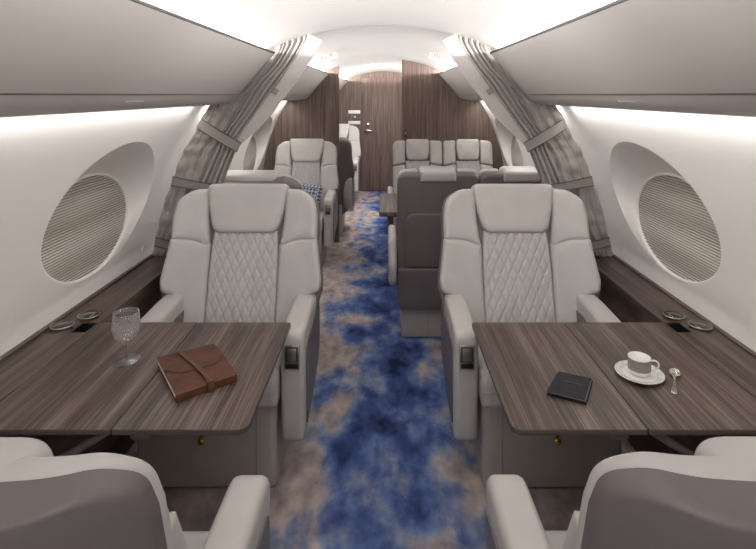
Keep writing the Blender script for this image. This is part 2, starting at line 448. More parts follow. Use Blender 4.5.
# forward bulkhead, door and the two dividers
def section_poly(x0, x1, s=1):
    """closed outline of the cabin section between x0 and x1 (x1 None: to the wall), mirrored by s"""
    pts = [(x0, 0.0)]
    top = []
    for i in range(13):
        x = x0+(min(.72, x1 or .72)-x0)*i/12; top.append((x, ceilh(abs(x))-.001))
    if x1 is None:
        side = [(p.x-.002, p.y) for p in WP if 0 <= p.y <= 1.72]
        return pts+[(side[0][0], 0.0)]+side+list(reversed(top))
    return pts+[(x1, 0.0)]+list(reversed(top))
def extr(poly, ya, yb, s=1):
    n = len(poly); V = [(s*x, ya, z) for x, z in poly]+[(s*x, yb, z) for x, z in poly]
    F = [tuple(range(n)), tuple(range(2*n-1, n-1, -1))]+[(i, (i+1) % n, n+(i+1) % n, n+i) for i in range(n)]
    return V, F
PY = 5.41
tag(mesh_obj('wall_divider_left', *extr(section_poly(.465, None), PY, PY+.04, -1), 'wallwood', None, False), kind='structure')
wd = tag(mesh_obj('wall_divider_right', *extr(section_poly(.19, None), PY, PY+.04, 1), 'wallwood', None, False), kind='structure')
lt = MB().box(.222, .240, PY-.004, PY, 1.09, 1.17).build('latch', 'black', wd, bevel=.002)
MB().box(.2265, .2355, PY-.008, PY-.004, 1.12, 1.15).build('latch_tab', 'satin', lt, bevel=.001)
# forward bulkhead (behind, with the door standing in front of it by a few mm)
mb = MB(); pl = section_poly(0, None); mb.add(*extr(pl, Y1, Y1+.03, 1)); mb.add(*extr(pl, Y1, Y1+.03, -1))
tag(mesh_obj('wall_forward', mb.v, mb.f, 'wallwood', None, False), kind='structure')
dr = empty('door_1', (-.04, Y1, 0)); tag(dr, kind='structure')
MB().box(-.33, .33, -.016, -.002, .01, 1.80).build('door_panel', 'wallwood', dr, bevel=.002)
MB().box(-.334, .334, -.004, -.001, .0, 1.806).build('door_gap', 'darktrim', dr)
hp = at(367, 131, 0)
hx = (368-VX)*(Y1/FPX)+CX+.04
hd = mesh_obj('handle', *tube([(hx-.05, -.05, .955), (hx-.02, -.055, .965), (hx+.03, -.055, .965), (hx+.085, -.05, .96)], .016), 'chrome', dr)
V, F = lathe([(.0, 0), (.042, 0), (.042, .012), (.022, .02), (.014, .05)], 24); V = [(x+hx, -.016-z, y+.965) for x, y, z in V]
mesh_obj('rosette', V, F, 'chrome', dr)
V, F = lathe([(.0, 0), (.034, 0), (.034, .012), (.024, .018), (.0, .018)], 24); V = [(x+hx, -.016-z, y+1.06) for x, y, z in V]
mesh_obj('lock', V, F, 'chrome', dr)
# placards left of the door
for y0_, y1_, lab in ((110.3, 113.6, 'upper white placard strip on the wood bulkhead left of the far door'), (121.0, 124.2, 'lower white placard strip on the wood bulkhead left of the far door')):
    a = wp(348.3, y1_, Y1); b = wp(361, y0_, Y1)
    tag(MB().box(a.x, b.x-.012, Y1-.006, Y1-.001, a.z, b.z).build('placard', 'placard', bevel=.001), lab, 'sign')
c = wp(354.5, 117.2, Y1)
V, F = lathe([(0, 0), (.026, 0), (.026, .008), (.014, .014), (0, .014)], 20); V = [(x+c.x, Y1-.001-z, y+c.z) for x, y, z in V]
tag(mesh_obj('wall_knob', V, F, 'satin'), 'small round metal knob between the two white placards by the far door', 'knob')

# ------------------------------------------------------------ overhead bins
def bins(y0, y1, s, label, place=None):
    root = empty('overhead_bin', (s*.8, (y0+y1)/2, 1.60)); tag(root, label, 'overhead bin', 'overhead bins along the cabin')
    ox, oy, oz = s*.8, (y0+y1)/2, 1.60
    def ex(poly, name, mat, ya=y0, yb=y1, par=root, sm=True):
        V, F = extr(poly, ya-oy, yb-oy, s); V = [(v[0]-ox, v[1], v[2]-oz) for v in V]
        return mesh_obj(name, V, F, mat, par, sm, 35)
    face = [(.583, 1.748), (.628, 1.690), (.690, 1.620), (.757, 1.5335)]
    ex([(.572, 1.747)]+face[1:]+[(.775, 1.54), (.66, 1.68), (.60, 1.745)], 'door', 'bin')
    nose = [p[:] for p in catmull([(.760, 1.529), (.783, 1.506), (.812, 1.490), (.86, 1.480), (.95, 1.4735)], 5)]
    ex([(p[0], p[1]) for p in nose]+[(.962, 1.49), (.93, 1.60), (.80, 1.63), (.775, 1.54)], 'lower_rail', 'bin')
    ex([(.608, 1.738), (.66, 1.676), (.775, 1.628), (.775, 1.643), (.672, 1.692), (.622, 1.742)], 'top_tray', 'bin')
    ex([(.5705, 1.749), (.602, 1.749), (.600, 1.757), (.5685, 1.757)], 'top_trim', 'darktrim')
    ex([(.754, 1.5325), (.762, 1.5325), (.763, 1.5300), (.757, 1.5300)], 'seam', 'seam')
    if place:
        a, b = place
        ex([(.7745, 1.5115), (.7775, 1.5085), (.7765, 1.5075), (.7735, 1.5105)], 'placard', 'placard', a, b)
    return root
pY = .79/244*FPX
for s, nm in ((-1, 'left'), (1, 'right')):
    bins(Y0, 2.755, s, 'large grey overhead bin nearest the viewer, running along the %s side of the cabin' % nm, (1.58, 1.70))
    bins(2.93, PY-.003, s, 'short grey overhead bin between curtain and wood divider on the %s' % nm)
    bins(PY+.043, Y1-.003, s, 'distant grey overhead bin on the %s, beyond the wood divider' % nm)

# ------------------------------------------------------------ side ledges with cup holders
TH = .66
HX0, HX1, HY0, HY1 = 1.083, 1.140, 1.905, 1.985
for s, nm in ((-1, 'left'), (1, 'right')):
    for (ya, yb, lab) in ((Y0, PY-.003, 'dark wood side ledge running along the %s wall under the oval windows' % nm), (PY+.043, Y1-.003, 'dark wood side ledge along the %s wall beyond the divider' % nm)):
        root = empty('side_ledge', (s*1.17, ya, 0)); tag(root, lab, 'ledge', 'wood side ledges')
        def X(a, b): return sorted((s*a-s*1.17, s*b-s*1.17))
        mb = MB(); xo = 1.2585
        if ya < 2:
            segs = ((ya, HY0, 1.079, xo), (HY0, HY1, HX1, xo), (HY1, yb, 1.079, xo), (HY0, HY1, 1.079, HX0))
        else: segs = ((ya, yb, 1.079, xo),)
        for (a, b, x0, x1) in segs: mb.box(*X(x0, x1), a-ya, b-ya, TH-.03, TH)
        mb.build('ledge_top', 'ledgewood', root)
        # shallow beading where the ledge meets the wall
        MB().box(*X(1.238, 1.2575), 0, yb-ya, TH, TH+.007).build('edge_bead', 'ledgewood', root, bevel=.002)
        MB().box(*X(1.088, 1.105), 0, yb-ya, 0.005, TH-.0305).build('facing_panel', 'ledgewood', root)
    ch = empty('cup_holder', (s*1.15, 1.95, TH)); tag(ch, 'open cup holder with dark well and clear round rings in the %s side ledge' % nm, 'cup holder', 'cup holders in the side ledges')
    mb = MB(); x0, x1 = HX0+.0005, HX1-.0005; t = .003
    def bx(a, b, c, d, e, f):
        p, q = sorted((s*a-s*1.15, s*b-s*1.15)); mb.box(p, q, c-1.95, d-1.95, e-TH, f-TH)
    bx(x0, x1, HY0+.001, HY1-.001, TH-.05, TH-.046)
    bx(x0, x0+t, HY0+.001, HY1-.001, TH-.046, TH-.001); bx(x1-t, x1, HY0+.001, HY1-.001, TH-.046, TH-.001)
    bx(x0+t, x1-t, HY0+.001, HY0+.001+t, TH-.046, TH-.001); bx(x0+t, x1-t, HY1-.001-t, HY1-.001, TH-.046, TH-.001)
    mb.build('well', 'black', ch)
    for (rx, ry, rz, nmr) in ((1.193, 1.945, .010, 'ring'), (1.145, 2.035, .010, 'ring')):
        path = [(s*(rx-1.15)+.038*math.cos(2*PI*i/36), ry-1.95+.038*math.sin(2*PI*i/36), rz) for i in range(36)]
        rg = mesh_obj('ring', *tube(path, .0022, 8, True), 'satin', ch)
        V, F = lathe([(0, .0), (.036, .0), (.036, .003), (0, .003)], 32, s*(rx-1.15), ry-1.95, rz-.001); mesh_obj('clear_disc', V, F, 'smoke', rg)
        V, F = lathe([(.006, 0), (.006, rz)], 12, s*(rx-1.15)-s*.036, ry-1.95, 0); mesh_obj('pin', V, F, 'darktrim', rg)

# ------------------------------------------------------------ tables
for s, nm in ((-1, 'left'), (1, 'right')):
    tx = s*.71
    root = empty('fold_out_table', (tx, 1.67, 0)); tag(root, 'striped dark wood table in the %s foreground, between two facing cream seats' % nm, 'table', 'fold out tables in the foreground')
    ya, yb = 1.352-1.67, 1.992-1.67
    def tp(name, x0, x1, rn, rf):
        p, q = s*x0-tx, s*x1-tx
        pts = [(p, ya, rn), (q, ya, .007), (q, yb, .007), (p, yb, rf)]
        o = pad(name, pts, TH-.016, TH, .003, .003, 'tablewood', root, None, 0, 0, .03, 3)
        o.data.materials.append(M['tableedge'])
        for f in o.data.polygons:
            if f.normal.z < .75: f.material_index = 1
        return o
    a = tp('inner_leaf', .345, .6990, .034, .014); b = tp('outer_leaf', .7008, 1.0775, .007, .007)
    MB().box(*sorted((s*.74-tx, s*1.07-tx)), -.12, .12, TH-.075, TH-.0165).build('slide_housing', 'darktrim', root, bevel=.008)
    MB().box(*sorted((s*.50-tx, s*.90-tx)), -.03, .03, TH-.05, TH-.0165).build('support_arm', 'satin', root, bevel=.004)
    # folding strut down to the side panel
    mesh_obj('strut', *tube([(s*.72-tx, ya+.06, TH-.03), (s*.86-tx, ya+.07, TH-.12), (s*1.08-tx, ya+.10, TH-.22)], .012, 10), 'taupe', root)

# ------------------------------------------------------------ club seats
UP = Vector((0, .26, .965)); FW = Vector((0, -.965, .26)); BY = .365
BW = 1.0; VS = 1.0; SW = .085     # width factor of the backrest
def backwarp(u, v, w):
    a = max(0, abs(u)-.15); w2 = w+.9*a*a
    p = Vector((u*BW, BY, .45))+UP*(v*.965*VS)+FW*w2
    return (p.x, p.y, p.z)
def rearwarp(u, v, w):     # as backwarp, with the rear surface swelling out in plan
    if w < -.001: w = w-SW*max(0, 1-(u/.34)**2)*min(1, -w/.03)
    return backwarp(u, v, w)
def quilt(root, hw, v0, v1, hwt):
    nu, nv = 76, 110; V = []; F = []
    for j in range(nv+1):
        v = v0+(v1-v0)*j/nv; W = hw+(hwt-hw)*max(0, (j/nv-.55)/.45)**2
        for i in range(nu+1):
            q = -1+2*i/nu; u = q*W
            e = min(1, (1-abs(q))*W/.012, (v-v0)/.012, (v1-v)/.012); e = max(0, e)
            base = .043*math.sqrt(1-(1-e)**2)
            a = (u/.040+v/.086); b = (u/.040-v/.086)
            g = min(abs(a-round(a)), abs(b-round(b)))
            d = min(1, g/.16); puff = .0080*(math.sin(d*PI/2)-1)
            edge = min(1, (1-abs(q))*W/.02)
            V.append(backwarp(u, v, base+puff*edge+.006*(1-q*q)))
    for j in range(nv):
        for i in range(nu): a = j*(nu+1)+i; F.append((a, a+1, a+nu+2, a+nu+1))
    return mesh_obj('quilted_panel', V, F, 'leather', root, True)
def make_seat(m, recline=15.0, bw=1.0, band=False):
    """m=+1: aisle on local +x (seat facing -y). origin on the floor under the arm fronts"""
    global UP, FW, BW, VS, SW
    VS = .925 if band else 1.0; SW = .075 if band else .085; HV = -.035 if band else 0; HW = .77 if band else 1.0; SV = .10 if band else 0; UW = .95 if band else 1.0; FT = .018 if band else 0
    a_ = math.radians(recline); UP = Vector((0, math.sin(a_), math.cos(a_))); FW = Vector((0, -math.cos(a_), math.sin(a_))); BW = bw
    root = empty('club_seat')
    ol = lambda pts: [(m*u, v, r) for u, v, r in pts]
    # backrest
    quilt(root, .163, -.02, .468, .150)
    for s in (-1, 1):
        pad('side_bolster', [(s*.160, -.02, .01), (s*.300*UW, -.02, .02), (s*.302*UW, .170, .03), (s*.356*UW, .182, .035), (s*.364*UW, .235, .06), (s*.338*UW, .430, .015), (s*.250*UW, .428, .06), (s*.160, .402, .01)], -.005, .056, .01, .022, 'leather', root, backwarp, 0, .0015, .018)
        pad('shoulder_bolster', [(s*.163, .390, .01), (s*.250*UW, .416, .06), (s*.337*UW, .418, .015), (s*.337*UW, .53-SV*.6, .06), (s*.322*UW, .615-SV, .08), (s*.255*UW, .662-SV, .09), (s*.178, .668-SV, .02), (s*.178, .53-SV*.5, .02)], -.005, .056-FT, .012, .024, 'leather', root, backwarp, 0, .0015, .015)
    pad('headrest', [(-.148*HW, .452+HV, .055), (.148*HW, .452+HV, .055), (.176*HW, .56+HV, .05), (.195*HW, .690+HV, .03+SV*.25), (-.195*HW, .690+HV, .03+SV*.25), (-.176*HW, .56+HV, .05)], -.050, .066-FT*1.5, .035, .022, 'leather', root, backwarp, .004, .003, .015)
    sh = [(-.27, -.22, .05), (.27, -.22, .05), (.322, -.02, .05), (.332, .13, .04), (.352, .20, .04), (.352, .235, .06), (.328, .42, .05), (.326, .53, .06), (.314, .61, .08), (.250, .648, .09), (-.250, .648, .09), (-.314, .61, .08), (-.326, .53, .06), (-.328, .42, .05), (-.352, .235, .06), (-.352, .20, .04), (-.332, .13, .04), (-.322, -.02, .05)]
    grow = lambda d: [tuple(p)+(0,) for p in inset(round_poly(sh, .018), -d)]
    if band:
        pad('back_core', grow(.005), -.012, .0, .009, .004, 'leather', root, rearwarp, 0, 0, .018, 7)
        pad('back_shell', grow(.000), -.036, -.008, .012, .0, 'taupe', root, rearwarp, .004, 0, .018, 7)
    else:
        pad('back_shell', grow(.017), -.050, .022, .028, .012, 'taupe', root, rearwarp, .004, 0, .018, 7)
    # cushion
    def cw(a, b, c): return (c, a, b)         # outline in (y,z), extruded in x
    pad('seat_cushion', [(-.03, .335, .03), (.36, .335, .02), (.37, .445, .02), (.10, .465, .10), (-.035, .470, .055)], -.243, .243, .02, .02, 'leather', root, cw, .006, .006, .02)
    mesh_obj('cushion_seam', *tube([(-.238, -.033, .40), (0, -.0345, .40), (.238, -.033, .40)], .0022, 6), 'base', root)
    # arms
    arm = [(.012, .178, .035), (-.004, .50, .03), (-.012, .622, .055), (.25, .634, .2), (.47, .630, .05), (.47, .40, .08), (.44, .30, .12), (.12, .185, .08)]
    for s in (-1, 1):
        x0, x1 = sorted((m*s*.250, m*s*.343))
        ar = pad('armrest', arm, x0, x1, .022, .022, 'leather', root, cw, 0, 0, .02)
        sp = [(.050, .232, .02), (.040, .50, .02), (.038, .552, .03), (.25, .566, .2), (.44, .566, .03), (.44, .41, .05), (.41, .32, .08), (.12, .232, .06)]
        if s == 1: xa, xb = sorted((m*.3435-m*.004, m*.348))
        else: xa, xb = sorted((-m*.2505+m*.004, -m*.245))
        pad('side_panel', sp, xa, xb, .002, .002, 'taupe', ar, cw, 0, 0, .03)
        if s == 1:
            cp = MB().box(m*.297-.029, m*.297+.029, -.0115, .004, .478, .572).build('control_panel', 'satin', ar, bevel=.003)
            # sub parts cannot go deeper: screen and slot are further pieces of the arm
            MB().box(m*.297-.024, m*.297+.024, -.0135, -.010, .507, .566).build('screen', 'darktrim', ar, bevel=.002)
            MB().box(m*.297-.024, m*.297+.024, -.0135, -.010, .484, .502).build('slot', 'black', ar, bevel=.001)
            MB().box(m*.297-.017, m*.297+.017, -.0148, -.0125, .512, .560).build('button_pad', 'satin', ar, bevel=.001)
    # base
    x0, x1 = sorted((-m*.315, m*.232))
    pad('base', [(x0, .015, .03), (x1, .015, .03), (x1, .46, .03), (x0, .46, .03)], .005, .334, .012, .012, 'base', root, None, 0, 0, .04, 2)
    sx = m*.155
    MB().box(sx-.0015, sx+.0015, .0135, .0165, .02, .32).build('base_seam', 'seam', root)
    MB().box(-m*.055-.008, -m*.055+.008, .009, .0145, .205, .300).build('pull_strap', 'taupe', root, bevel=.001)
    V, F = lathe([(0, 0), (.012, 0), (.014, .004), (.010, .009), (0, .010)], 16); V = [(x-m*.055, .0095-z, y+.192) for x, y, z in V]
    mesh_obj('brass_snap', V, F, 'brass', root)
    return root
sA = make_seat(1); sB = make_seat(-1); nA = make_seat(1, 15, .85, True); nB = make_seat(-1, 15, .85, True)
G = 'single club seats'
def put(src, used, x, y, rz, label, sx=1):
    o = copy_tree(src) if used else src
    o.location = (x, y, 0); o.rotation_euler = (0, 0, rz); o.scale = (sx, 1, 1)
    tag(o, label, 'seat', G); return o
put(sA, 0, -.640, 2.0, 0, 'pale leather quilted seat facing the viewer behind the left wood table')
put(sB, 0, .625, 2.0, 0, 'pale leather quilted seat facing the viewer behind the right wood table')
put(nB, 0, -.605, 1.262, PI, 'seat seen from behind in the bottom left corner, dark shell with pale piping')
put(nA, 0, .600, 1.264, PI, 'seat seen from behind in the bottom right corner, dark shell with pale piping')
put(sB, 1, -.755, 3.43, PI, 'seat with its dark back towards us, mostly hidden behind the left quilted seat', .87)
put(sA, 1, -.745, 4.57, 0, 'smaller pale seat before the left wood divider with a patterned cushion on it', .87)
put(sB, 1, -.69, 6.12, PI, 'dark backed seat just beyond the left divider, facing away')
put(sA, 1, -.70, 7.20, 0, 'farthest pale seat, beyond the divider beside the far door')

# ------------------------------------------------------------ double seats
def make_double(aisle):
    root = empty('double_seat')
    def cw(a, b, c): return (c, a, b)
    def bw(u, v, w):
        p = Vector((u, .37, .45))+Vector((0, .17, .985))*v+Vector((0, -.985, .17))*w; return (p.x, p.y, p.z)
    for s in (-1, 1):
        cx = s*.252
        def Q(pts): return [(cx+u, v, r) for u, v, r in pts]
        # quilted centre
        nu, nv = 44, 60; V = []; F = []
        for j in range(nv+1):
            v = -.02+.46*j/nv
            for i in range(nu+1):
                q = -1+2*i/nu; u = q*.120
                a = (u/.036+v/.078); b = (u/.036-v/.078); g = min(abs(a-round(a)), abs(b-round(b)))
                V.append(bw(cx+u, v, .028-.005*(1-math.sin(min(1, g/.16)*PI/2))+.004*(1-q*q)-(.02 if i in (0, nu) else 0)))
        for j in range(nv):
            for i in range(nu): a = j*(nu+1)+i; F.append((a, a+1, a+nu+2, a+nu+1))
        mesh_obj('quilted_panel', V, F, 'leather', root)
        for t in (-1, 1):
            out = t == s
            pad('side_bolster', Q([(t*.122, -.02, .01), (t*.247, -.02, .02), (t*.247, .385, .02), (t*.122, .41, .02)]), -.005, .052, .01, .022, 'leather', root, bw, 0, .005, .02)
            pad('shoulder_bolster', Q([(t*.123, .416, .02), (t*.247, .391, .02), (t*.247, .635, .09 if out else .035), (t*.123, .640, .02)]), -.005, .050, .01, .022, 'leather', root, bw, 0, .005, .018)
        pad('headrest', Q([(-.100, .445, .035), (.100, .445, .035), (.116, .52, .03), (.118, .650, .035), (-.118, .650, .035), (-.116, .52, .03)]), .0, .062, .01, .022, 'leather', root, bw, .0, .008, .016)
        pad('headrest_top', Q([(-.108, .585, .012), (.108, .585, .012), (.110, .650, .03), (-.110, .650, .03)]), -.074, .045, .018, .02, 'leather', root, bw, .0, 0, .02)
        pad('back_shell', Q([(-.249, -.165, .03), (.249, -.165, .03), (.249, .628, .06), (-.249, .628, .06)]), -.055, 0, .016, .004, 'taupe', root, bw, .010, 0, .025)
        pad('lower_shell', Q([(-.247, -.24, .05), (.247, -.24, .05), (.247, .04, .02), (-.247, .04, .02)]), -.075, -.02, .016, .004, 'taupe', root, bw, .006, 0, .03)
        # raised pocket panel on the rear
        pad('rear_pocket', Q([(-.20, .05, .01), (.20, .05, .01), (.20, .39, .07), (-.20, .39, .07)]), -.074, -.055, .006, .002, 'taupe', root, bw, .0, 0, .03)
        x0, x1 = cx-.245, cx+.245
        pad('seat_cushion', [(-.03, .30, .03), (.36, .30, .02), (.37, .445, .02), (.10, .465, .10), (-.035, .470, .055)], x0, x1, .02, .02, 'leather', root, cw, .004, .004, .03)
    arm = [(.02, .26, .05), (-.004, .50, .03), (-.012, .640, .055), (.25, .645, .2), (.44, .640, .03), (.50, .50, .08), (.47, .38, .12), (.12, .29, .08)]
    for s in (aisle,):
        x0, x1 = sorted((s*.502, s*.553))
        ar = pad('armrest', arm, x0, x1, .02, .02, 'leather', root, cw, 0, 0, .03)
        xa, xb = sorted((s*.551, s*.557))
        pad('side_panel', [(.08, .33, .02), (.05, .56, .03), (.40, .57, .03), (.44, .50, .05), (.42, .42, .08)], xa, xb, .002, .002, 'taupe', ar, cw, 0, 0, .03)
    MB().box(-.47, .47, .06, .33, .005, .298).build('base', 'base', root, bevel=.012)
    for x in (-.36, -.30, 0, .30): MB().box(x-.0015, x+.0015, .3295, .3315, .02, .28).build('base_seam', 'seam', root)
    return root
dbl = make_double(1); dbl.scale = (.975, 1, 1); dbl.location = (.575, 3.60, 0); dbl.rotation_euler = (0, 0, PI)
tag(dbl, 'dark backed double seat facing away, right of the aisle behind the right quilted seat', 'double seat', 'double seats right of the aisle')
d2 = make_double(-1); d2.scale = (.975, 1, 1); d2.location = (.578, 4.66, 0)
tag(d2, 'pale leather double seat facing the viewer against the right wood divider', 'double seat', 'double seats right of the aisle')

# table between the double seats
ct = empty('conference_table', (.50, 4.18, 0)); tag(ct, 'smaller wood table right of the aisle between the two double seats', 'table')
pad('tabletop', [(-.53, -.32, .03), (.53, -.32, .03), (.53, .42, .03), (-.53, .42, .03)], .625, .66, .006, .006, 'tablewood', ct, None, 0, 0, .05, 2)
MB().box(-.47, -.42, -.20, .25, .50, .624).build('apron', 'wallwood', ct, bevel=.004)
MB().box(-.05, .05, -.10, .10, .02, .624).build('pedestal', 'satin', ct, bevel=.01)
MB().box(-.16, .16, -.16, .16, .002, .02).build('foot_plate', 'satin', ct, bevel=.005)

# patterned cushion on the seat before the left divider
V, F = pad_data(round_poly([(-.115, -.115, .03), (.115, -.115, .03), (.115, .115, .03), (-.115, .115, .03)], .015), -.012, .012, .010, .010, .03, .03)
pl_ = mesh_obj('throw_cushion', [(x, w_, z) for x, z, w_ in V], F, 'pillow')
pl_.location = (-.69, 4.80, .590); pl_.rotation_euler = (-.35, 0.10, -.25)
tag(pl_, 'small navy and white patterned cushion leaning on the seat before the left divider', 'cushion')

# ------------------------------------------------------------ curtains
def curtain(s, label):
    CY = 2.80
    root = empty('curtain', (s*1.0, CY, TH)); tag(root, label, 'curtain', 'tied back curtains')
    R = Vector((s*1.0, CY, TH))
    def P(x, y, Y=CY):     # pixel measured on the left curtain, mirrored for the right one
        k = Y/FPX; X_ = -(384.0-x)*k; return Vector((-s*X_*1.0 if s > 0 else X_, Y, H-(y-VY)*k))-R
    def sheet(name, rows, n, amp, mat, yoff=0, nu=48, pucker=0, bulge=0, m=7):
        A = catmull([(a[0], a[2], 0) for a in rows], m); B = catmull([(a[1], a[3], 0) for a in rows], m)
        V = []; F = []
        for j, (a, b) in enumerate(zip(A, B)):
            for i in range(nu+1):
                u = i/nu; px_ = a.x+(b.x-a.x)*u; py_ = a.y+(b.y-a.y)*u
                p = P(px_, py_)
                ph = 2*PI*n*(u+.02*math.sin(j*.25))
                y = amp*(math.sin(ph)+.35*math.sin(2.3*ph+1.1)) - bulge*math.sin(PI*u)
                if pucker: y += pucker*noise.noise(Vector((px_*.07, py_*.13, s*3)))+pucker*.5*noise.noise(Vector((px_*.14, py_*.14, 5+s)))
                p.y += y+yoff; V.append(p)
        for j in range(len(A)-1):
            for i in range(nu): q = j*(nu+1)+i; F.append((q, q+1, q+nu+2, q+nu+1))
        o = mesh_obj(name, V, F, mat, root)
        md = o.modifiers.new('thickness', 'SOLIDIFY'); md.thickness = .003
        return o
    # rows: inner x, outer x, inner y, outer y
    sheet('leading_band', [(325, 309, 41, 33), (321, 307, 48, 43), (301, 283, 80, 80), (285, 270, 100, 97), (268, 256, 122, 116), (246, 240, 142, 137), (240, 234, 150, 147)], .5, .004, 'band', -.026, 10)
    sheet('pleats', [(311, 286, 34, 42), (309, 284, 42, 50), (298, 273, 62, 68), (284, 256, 82, 86), (262, 240, 112, 112), (243, 225, 138, 134), (236, 216, 156, 154), (225, 205, 184, 178), (213, 188, 215, 212), (203, 176, 240, 238), (196, 166, 256, 254)], 4.5, .015, 'curtain', -.012, 90)
    sheet('lining', [(288, 262, 43, 46), (284, 250, 56, 60), (270, 232, 78, 84), (252, 213, 95, 103), (242, 203, 112, 116), (230, 194, 135, 135), (218, 184, 155, 152), (208, 174, 182, 178), (200, 162, 212, 212), (190, 157, 235, 235), (180, 152, 257, 257)], 3.0, .009, 'curtain', .022, 60, .020, .012)
    def strap(pts):
        a, b, c, d = [P(x, y) for x, y in pts]; V = []; F = []; n = 14
        for i in range(n+1):
            t = i/n; bow = -.048-.012*math.sin(PI*t)
            for p, q in ((a, b), (d, c)):
                r = p.lerp(q, t); V.append(r+Vector((0, bow, 0))); V.append(r+Vector((0, bow+.006, 0)))
        for i in range(n):
            k = 4*i; F += [(k, k+2, k+6, k+4), (k+1, k+5, k+7, k+3), (k, k+4, k+5, k+1), (k+2, k+3, k+7, k+6)]
        F += [(0, 1, 3, 2), (4*n, 4*n+2, 4*n+3, 4*n+1)]
        so = mesh_obj('strap', V, F, 'strap', root, True, 40)
        for (p, q) in ((a, b), (d, c)):
            path = [p.lerp(q, i/n)+Vector((0, -.049-.012*math.sin(PI*i/n), 0)) for i in range(n+1)]
            mesh_obj('edge_binding', *tube(path, .0022, 6), 'darktrim', so)
    strap([(207, 119), (245, 142), (241, 151), (203, 128)])
    strap([(178, 175), (224, 184), (222, 190), (176, 184)])
    strap([(161, 235), (190, 240), (190, 249), (160, 243)])
    # small printed label on the band
    for (lx, ly) in ((277.5, 89.5), (279.8, 91), (275.5, 92), (277.8, 93.5)):
        a = P(lx, ly); a.y -= .032
        MB().box(a.x-.007, a.x+.007, a.y-.001, a.y+.004, a.z-.007, a.z+.007).build('label', 'strap', root)
    return root
curtain(-1, 'grey tied back curtain on the left wall, sweeping up to the ceiling')
curtain(1, 'grey tied back curtain on the right wall, sweeping up to the ceiling')

# ------------------------------------------------------------ exit signs
for s, nm in ((-1, 'left'), (1, 'right')):
    x = s*.435; h = ceilh(x)
    root = empty('exit_sign', (x, 4.02, h-.024)); root.rotation_euler = (math.radians(-28), math.atan(.72*.435)*s, 0)
    tag(root, 'small pale exit sign with red letters on the ceiling, %s of the aisle' % nm, 'exit sign', 'exit signs')
    pad('housing', [(-.082, -.024, .008), (.082, -.024, .008), (.082, .024, .008), (-.082, .024, .008)], 0, .012, .003, .003, 'placard', root, lambda a, b, c: (a, -c+.012, b), 0, 0, .02, 2)
    pts = round_poly([(-.078, -.020, .006), (.078, -.020, .006), (.078, .020, .006), (-.078, .020, .006)], .02)
    mesh_obj('red_outline', *tube([(p.x, -.0005, p.y) for p in pts], .0011, 6, True), 'exit_red', root)
    cu = bpy.data.curves.new('lettering', 'FONT'); cu.body = 'EXIT'; cu.size = .040; cu.align_x = 'CENTER'; cu.align_y = 'CENTER'; cu.extrude = .0006; cu.offset = .0012; cu.space_character = 1.25
    tmp = bpy.data.objects.new('tmp', cu); COL.objects.link(tmp); dg = bpy.context.evaluated_depsgraph_get()
    me = bpy.data.meshes.new_from_object(tmp.evaluated_get(dg)); bpy.data.objects.remove(tmp); bpy.data.curves.remove(cu)
    me.name = 'lettering'; me.materials.clear(); me.materials.append(M['exit_red'])
    t = link(bpy.data.objects.new('lettering', me), root); t.rotation_euler = (PI/2, 0, 0); t.location = (0, -.0012, 0)

# ------------------------------------------------------------ things on the tables
# wine glass
g = at(126, 360.5, TH); gl = empty('wine_glass', g); tag(gl, 'empty cut crystal wine glass standing on the left wood table', 'glass')
V, F = lathe([(0, .0), (.043, .0), (.044, .0015), (.040, .003), (.018, .006), (.006, .011), (.0045, .018), (.0045, .045), (.006, .055), (.012, .061), (.0, .064)], 48); mesh_obj('foot_and_stem', V, F, 'glass', gl)
out = [(.012, .061), (.026, .070), (.037, .084), (.0425, .100), (.0435, .116), (.0415, .138), (.0395, .158)]
inn = [(.0385, .158), (.0400, .138), (.0415, .116), (.040, .100), (.034, .086), (.022, .074), (.0, .068)]
V, F = lathe([(0, .0605)]+out+inn, 48); mesh_obj('bowl', V, F, 'cutglass', gl)
V, F = tube([(.0390*math.cos(2*PI*i/40), .0390*math.sin(2*PI*i/40), .1585) for i in range(40)], .0009, 6, True); mesh_obj('rim', V, F, 'glass', gl)

# leather journal
TP = [at(157, 357.5, TH+.024), at(214, 344, TH+.024), at(236, 373, TH+.024), at(175.5, 394, TH+.024)]
jc = sum(TP, Vector())/4; jc.z = TH
jr = empty('journal', jc); tag(jr, 'brown leather wrap journal with a strap, lying on the left wood table', 'book')
def jw(a, b, c):    # a 0..1 along back edge, b 0..1 front to back
    p = (TP[3].lerp(TP[2], a)).lerp(TP[0].lerp(TP[1], a), b); return (p.x-jc.x, p.y-jc.y, c)
def jpad(name, pts, z0, z1, r0, r1, mat, par, sp=.06):
    V, F = pad_data(round_poly(pts, sp), 0, 1, 0, 0); 
    return None
def jslab(name, pts, z0, z1, mat, par, rr=.0):
    ol = round_poly(pts, .06); n = len(ol); V = []; F = []
    e = .012
    cen = sum(ol, Vector((0, 0)))/n
    for (z, f) in ((z0, e), (z0+.001, 0), (z1-.001, 0), (z1, e)):
        for p in ol: q = p+(cen-p)*f*2; V.append(jw(q.x, q.y, z))
    for l in range(3):
        for i in range(n): j = (i+1) % n; F.append((l*n+i, l*n+j, (l+1)*n+j, (l+1)*n+i))
    F.append(tuple(range(n))[::-1]); F.append(tuple(3*n+i for i in range(n)))
    return mesh_obj(name, V, F, mat, par, True, 35)
R_ = .05
jslab('back_cover', [(0, 0, R_), (1, 0, R_), (1, 1, R_), (0, 1, R_)], .0005, .0040, 'journal', jr)
jslab('pages', [(.012, .03, .01), (.955, .03, .01), (.955, .975, .01), (.012, .975, .01)], .0041, .0195, 'paper', jr)
jslab('front_cover', [(0, 0, R_), (1, 0, R_), (1, 1, R_), (0, 1, R_)], .0196, .0235, 'journal', jr)
